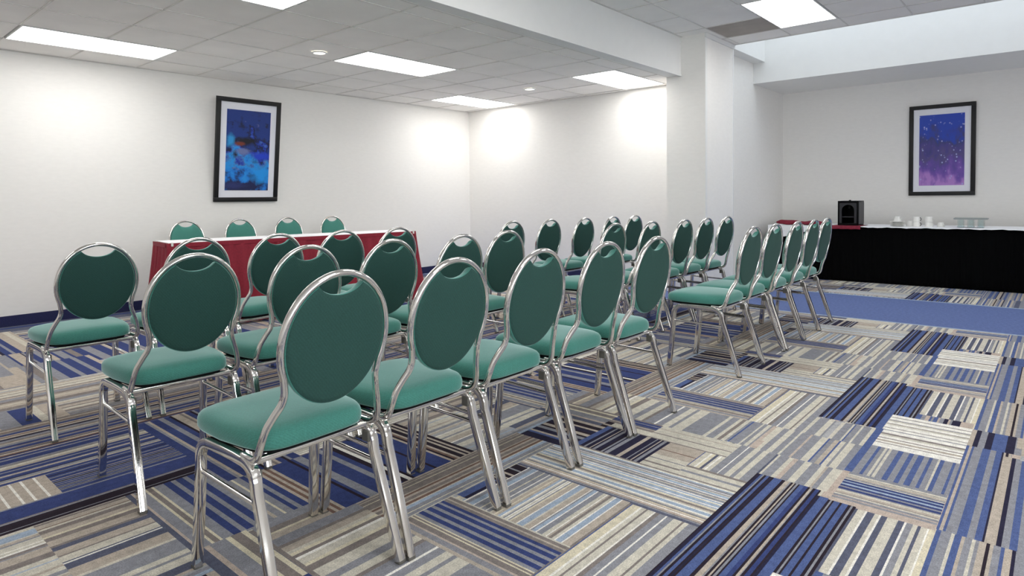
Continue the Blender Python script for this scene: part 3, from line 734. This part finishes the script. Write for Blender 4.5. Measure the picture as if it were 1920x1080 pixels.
napkin(9.33, 2.59, 1.75, .32, .13, .06, 'crimson bundled napkin on the buffet, the one nearer the coffee machine', 4)
# cups
def cup(bm, r0, r1, h, z=0, flip=True, th=.003):
    pr = [(0, 0), (r0, 0), (r0 * 1.05, h * .1), (r1, h), (r1 - th, h), (r0 - th, th * 2), (0, th * 2)]
    if flip: pr = [(r, z + h - zz) for r, zz in pr]
    else: pr = [(r, z + zz) for r, zz in pr]
    lathe(bm, pr, 28)
def handle(bm, r, z, s=1, ang=-math.pi / 2, rad=.018):
    path = []
    for k in range(9):
        a = -math.pi / 2 + math.pi * k / 8; rr = r + rad * 1.1 * math.cos(a); path.append((rr * math.cos(ang), rr * math.sin(ang), z + rad * math.sin(a)))
    sweep(bm, path, circ(.0035, 6), (math.sin(ang), -math.cos(ang), 0))
def mug(name, x, y, z, r0, r1, h, label, group, ang=-2.3, dark=False, cat='cup'):
    t = thing(name, label, cat, (x, y, z), 0, group)
    bm = bmesh.new(); cup(bm, r0, r1, h); obj('bowl', bm, M['china'], t, smooth=True, angle=45)
    bm = bmesh.new(); handle(bm, (r0 + r1) / 2 - .004, h * .5, ang=ang, rad=h * .3); obj('handle', bm, M['mark'] if dark else M['china'], t, smooth=True)
    return t
gx = BX + .22
t = thing('saucer_stack', 'stack of white saucers beneath an upturned cup, left of the mugs', 'saucers', (gx, 1.60, zt), 0)
t.name = 'saucer'
for k in range(5):
    bm = bmesh.new(); z = .0125 * k; lathe(bm, [(0, z), (.045, z), (.085, z + .012), (.083, z + .0145), (.044, z + .004), (0, z + .004)], 32)
    o = lt('saucer', bm, M['china'], 'white saucer in the short stack left of the mugs, %s from the bottom' % ('lowest,' if k == 0 else ordn[k]), 'saucer', (gx, 1.60, zt + .0005), 0, 'stacked white saucers')
bpy.data.objects.remove(t)
mug('coffee_cup', gx - .0, 1.60, zt + .067, .030, .048, .062, 'small white cup upturned on the stack of saucers', 'upturned white cups', ang=-1.9)
mug('coffee_cup', gx + .09, 1.475, zt + .0006, .030, .046, .07, 'white cup standing in the shade between the saucers and the tall mugs', 'upturned white cups', ang=-1.2)
for k, (yy, lb) in enumerate(((1.385, 'left'), (1.255, 'right'))):
    for j in range(2):
        mug('coffee_mug', gx - .02, yy, zt + .0006 + j * .0645, .038, .043, .063, 'white mug, %s one of the %s hand stack of two mugs' % (('lower', 'upper')[j], lb), 'stacked white mugs', ang=-2.0, dark=(k == 0))
mug('coffee_cup', gx + .06, 1.14, zt + .0006, .028, .042, .055, 'low white cup right of the stacked mugs', 'upturned white cups', ang=-2.4)
# glasses under a grey tray
gi = 0
for i in range(3):
    for j in range(2):
        bm = bmesh.new(); pr = [(0, .098), (.031, .098), (.034, .0), (.0315, .0), (.029, .092), (0, .092)]; lathe(bm, pr, 24)
        lt('drinking_glass', bm, M['glass'], 'clear upturned tumbler under the grey tray, %s row, %s' % (('front', 'rear')[j], ('left', 'middle', 'right')[i]), 'glass', (gx - .03 + j * .085, .93 - i * .1, zt + .0005), 0, 'clear tumblers')
bm = bmesh.new(); bx(bm, gx - .085, gx + .115, .665, .995, zt + .0992, zt + .104, bev=.002); bx(bm, gx - .085, gx + .115, .665, .67, zt + .104, zt + .116); bx(bm, gx - .085, gx + .115, .99, .995, zt + .104, zt + .116)
bx(bm, gx - .085, gx - .08, .67, .99, zt + .104, zt + .116); bx(bm, gx + .11, gx + .115, .67, .99, zt + .104, zt + .116)
tag(obj('serving_tray', bm, M['greytray']), 'thin grey tray lying on top of the clear tumblers', 'tray')
# ------------------------------------------------------------------ pictures
def art_left():
    m = mat('abstract_blue_print', (20, 60, 150), 0.5); N, L, B = nodes(m)
    tc = N.new('ShaderNodeTexCoord'); sx = N.new('ShaderNodeSeparateXYZ'); L.new(tc.outputs['Generated'], sx.inputs[0])
    def noi(sc, det, off, st=(1, 1, 1)):
        mp = N.new('ShaderNodeMapping'); mp.inputs['Location'].default_value = off; mp.inputs['Scale'].default_value = st; L.new(tc.outputs['Object'], mp.inputs[0])
        n = N.new('ShaderNodeTexNoise'); n.inputs['Scale'].default_value = sc; n.inputs['Detail'].default_value = det; n.inputs['Roughness'].default_value = .6; L.new(mp.outputs[0], n.inputs['Vector']); return n.outputs[0]
    a = N.new('ShaderNodeMath'); a.operation = 'MULTIPLY_ADD'; L.new(noi(6, 6, (3, 0, 1)), a.inputs[0]); a.inputs[1].default_value = 1.5; s0 = N.new('ShaderNodeMath'); s0.operation = 'SUBTRACT'; L.new(sx.outputs['Z'], s0.inputs[0]); s0.inputs[1].default_value = .42; L.new(s0.outputs[0], a.inputs[2])
    cr = N.new('ShaderNodeValToRGB'); e = cr.color_ramp; L.new(a.outputs[0], cr.inputs[0])
    stops = [(.38, (20, 30, 80)), (.46, (14, 80, 150)), (.54, (10, 120, 215)), (.66, (30, 150, 230)), (.76, (70, 110, 180)), (.82, (18, 60, 180)), (.90, (8, 14, 50)), (1.0, (12, 50, 130))]
    e.elements[0].position = stops[0][0]; e.elements[0].color = (*s2l(stops[0][1]), 1); e.elements[1].position = 1.0; e.elements[1].color = (*s2l(stops[-1][1]), 1)
    for p_, c_ in stops[1:-1]: x = e.elements.new(p_); x.color = (*s2l(c_), 1)
    def over(prev, fac, col):
        mx = N.new('ShaderNodeMixRGB'); L.new(fac, mx.inputs[0]); L.new(prev, mx.inputs[1]); mx.inputs[2].default_value = (*s2l(col), 1); return mx.outputs[0]
    def thr(o, lo, hi):
        r_ = N.new('ShaderNodeMapRange'); r_.inputs[1].default_value = lo; r_.inputs[2].default_value = hi; L.new(o, r_.inputs[0]); return r_.outputs[0]
    c0 = over(cr.outputs[0], thr(noi(7, 4, (9, 2, 5)), .56, .72), (6, 10, 34))
    c0 = over(c0, thr(noi(9, 4, (1, 7, 3)), .64, .76), (120, 120, 165))
    c0 = over(c0, thr(noi(8, 3, (4, 3, 8)), .68, .78), (40, 90, 110))
    def spot(prev, cx, cz, rx, rz_, col):
        ax = N.new('ShaderNodeMath'); ax.operation = 'SUBTRACT'; L.new(sx.outputs['X'], ax.inputs[0]); ax.inputs[1].default_value = cx
        az = N.new('ShaderNodeMath'); az.operation = 'SUBTRACT'; L.new(sx.outputs['Z'], az.inputs[0]); az.inputs[1].default_value = cz
        dx = N.new('ShaderNodeMath'); dx.operation = 'DIVIDE'; L.new(ax.outputs[0], dx.inputs[0]); dx.inputs[1].default_value = rx
        dz = N.new('ShaderNodeMath'); dz.operation = 'DIVIDE'; L.new(az.outputs[0], dz.inputs[0]); dz.inputs[1].default_value = rz_
        cb = N.new('ShaderNodeCombineXYZ'); L.new(dx.outputs[0], cb.inputs[0]); L.new(dz.outputs[0], cb.inputs[1])
        ln = N.new('ShaderNodeVectorMath'); ln.operation = 'LENGTH'; L.new(cb.outputs[0], ln.inputs[0])
        ad = N.new('ShaderNodeMath'); ad.operation = 'ADD'; L.new(ln.outputs['Value'], ad.inputs[0]); L.new(noi(14, 2, (cx * 9, 0, cz * 7)), ad.inputs[1])
        r_ = N.new('ShaderNodeMapRange'); r_.inputs[1].default_value = 1.6; r_.inputs[2].default_value = .9; L.new(ad.outputs[0], r_.inputs[0])
        return over(prev, r_.outputs[0], col)
    c0 = spot(c0, .45, .62, .35, .06, (6, 8, 26)); c0 = spot(c0, .1, .62, .1, .1, (40, 150, 215)); c0 = spot(c0, .3, .585, .12, .03, (120, 50, 26))
    c0 = spot(c0, .38, .49, .2, .045, (110, 120, 170)); c0 = spot(c0, .8, .2, .25, .14, (16, 150, 235)); c0 = spot(c0, .2, .06, .3, .05, (40, 50, 110)); c0 = spot(c0, .8, .44, .3, .06, (14, 60, 200))
    L.new(c0, B.inputs['Base Color']); return m
def art_right():
    m = mat('abstract_violet_print', (60, 60, 180), 0.5); N, L, B = nodes(m)
    tc = N.new('ShaderNodeTexCoord'); sx = N.new('ShaderNodeSeparateXYZ'); L.new(tc.outputs['Generated'], sx.inputs[0])
    mp = N.new('ShaderNodeMapping'); mp.inputs['Scale'].default_value = (1.6, 1.6, .7); L.new(tc.outputs['Object'], mp.inputs[0])
    n = N.new('ShaderNodeTexNoise'); n.inputs['Scale'].default_value = 7; n.inputs['Detail'].default_value = 5; L.new(mp.outputs[0], n.inputs['Vector'])
    a = N.new('ShaderNodeMath'); a.operation = 'MULTIPLY_ADD'; L.new(n.outputs[0], a.inputs[0]); a.inputs[1].default_value = .8; sb = N.new('ShaderNodeMath'); sb.operation = 'SUBTRACT'; L.new(sx.outputs['Z'], sb.inputs[0]); sb.inputs[1].default_value = .2; L.new(sb.outputs[0], a.inputs[2])
    cr = N.new('ShaderNodeValToRGB'); e = cr.color_ramp; L.new(a.outputs[0], cr.inputs[0])
    st = [(.22, (178, 130, 205)), (.36, (120, 84, 176)), (.50, (96, 74, 160)), (.62, (84, 76, 130)), (.74, (74, 66, 140)), (.86, (60, 64, 120)), (.93, (42, 66, 170)), (1.0, (34, 62, 150)), (1.0, (34, 70, 182))]
    e.elements[0].position = st[0][0]; e.elements[0].color = (*s2l(st[0][1]), 1); e.elements[1].position = 1.0; e.elements[1].color = (*s2l(st[-1][1]), 1)
    for p_, c_ in st[1:-2]: x = e.elements.new(p_); x.color = (*s2l(c_), 1)
    v = N.new('ShaderNodeTexVoronoi'); v.inputs['Scale'].default_value = 26; mp2 = N.new('ShaderNodeMapping'); mp2.inputs['Scale'].default_value = (1, .001, .8); L.new(tc.outputs['Object'], mp2.inputs[0]); L.new(mp2.outputs[0], v.inputs['Vector'])
    r1 = N.new('ShaderNodeMapRange'); r1.inputs[1].default_value = .3; r1.inputs[2].default_value = .16; L.new(v.outputs['Distance'], r1.inputs[0])
    n3 = N.new('ShaderNodeTexNoise'); n3.inputs['Scale'].default_value = 7; L.new(mp2.outputs[0], n3.inputs['Vector'])
    r2 = N.new('ShaderNodeMapRange'); r2.inputs[1].default_value = .48; r2.inputs[2].default_value = .56; L.new(n3.outputs[0], r2.inputs[0])
    mu = N.new('ShaderNodeMath'); mu.operation = 'MULTIPLY'; L.new(r1.outputs[0], mu.inputs[0]); L.new(r2.outputs[0], mu.inputs[1])
    mx = N.new('ShaderNodeMixRGB'); L.new(mu.outputs[0], mx.inputs[0]); L.new(cr.outputs[0], mx.inputs[1]); mx.inputs[2].default_value = (*s2l((170, 175, 225)), 1)
    L.new(mx.outputs[0], B.inputs['Base Color']); return m
def picture(name, label, W_, H_, loc, rz, lean, art):
    """local: width along x, height along z from 0, front faces -y"""
    t = thing(name, label, 'picture', loc, rz); t.rotation_euler = (lean, 0, rz); f = .052; dp = .03
    bm = bmesh.new()
    for (x0, x1, z0, z1) in ((0, W_, 0, f), (0, W_, H_ - f, H_), (0, f, f, H_ - f), (W_ - f, W_, f, H_ - f)): bx(bm, x0, x1, -dp, 0, z0, z1, bev=.003)
    obj('frame', bm, M['frameblack'], t, smooth=True, angle=30)
    obj('mat_board', box(f, W_ - f, -.014, -.006, f, H_ - f), M['mat'], t)
    mx_ = .125 * W_ / .78; mz = .135
    obj('artwork', box(mx_, W_ - mx_, -.017, -.0145, mz, H_ - mz), art, t)
    return t
picture('framed_picture', 'tilted black framed abstract print in dark and bright blues on the left wall', .785, 1.215, (3.295, YA - .003, 1.145), 0, math.radians(7.5), art_left())
picture('framed_picture', 'black framed blue and violet abstract print above the buffet table', .75, 1.225, (XF - .003, 1.615, 1.118), -math.pi / 2, 0, art_right())
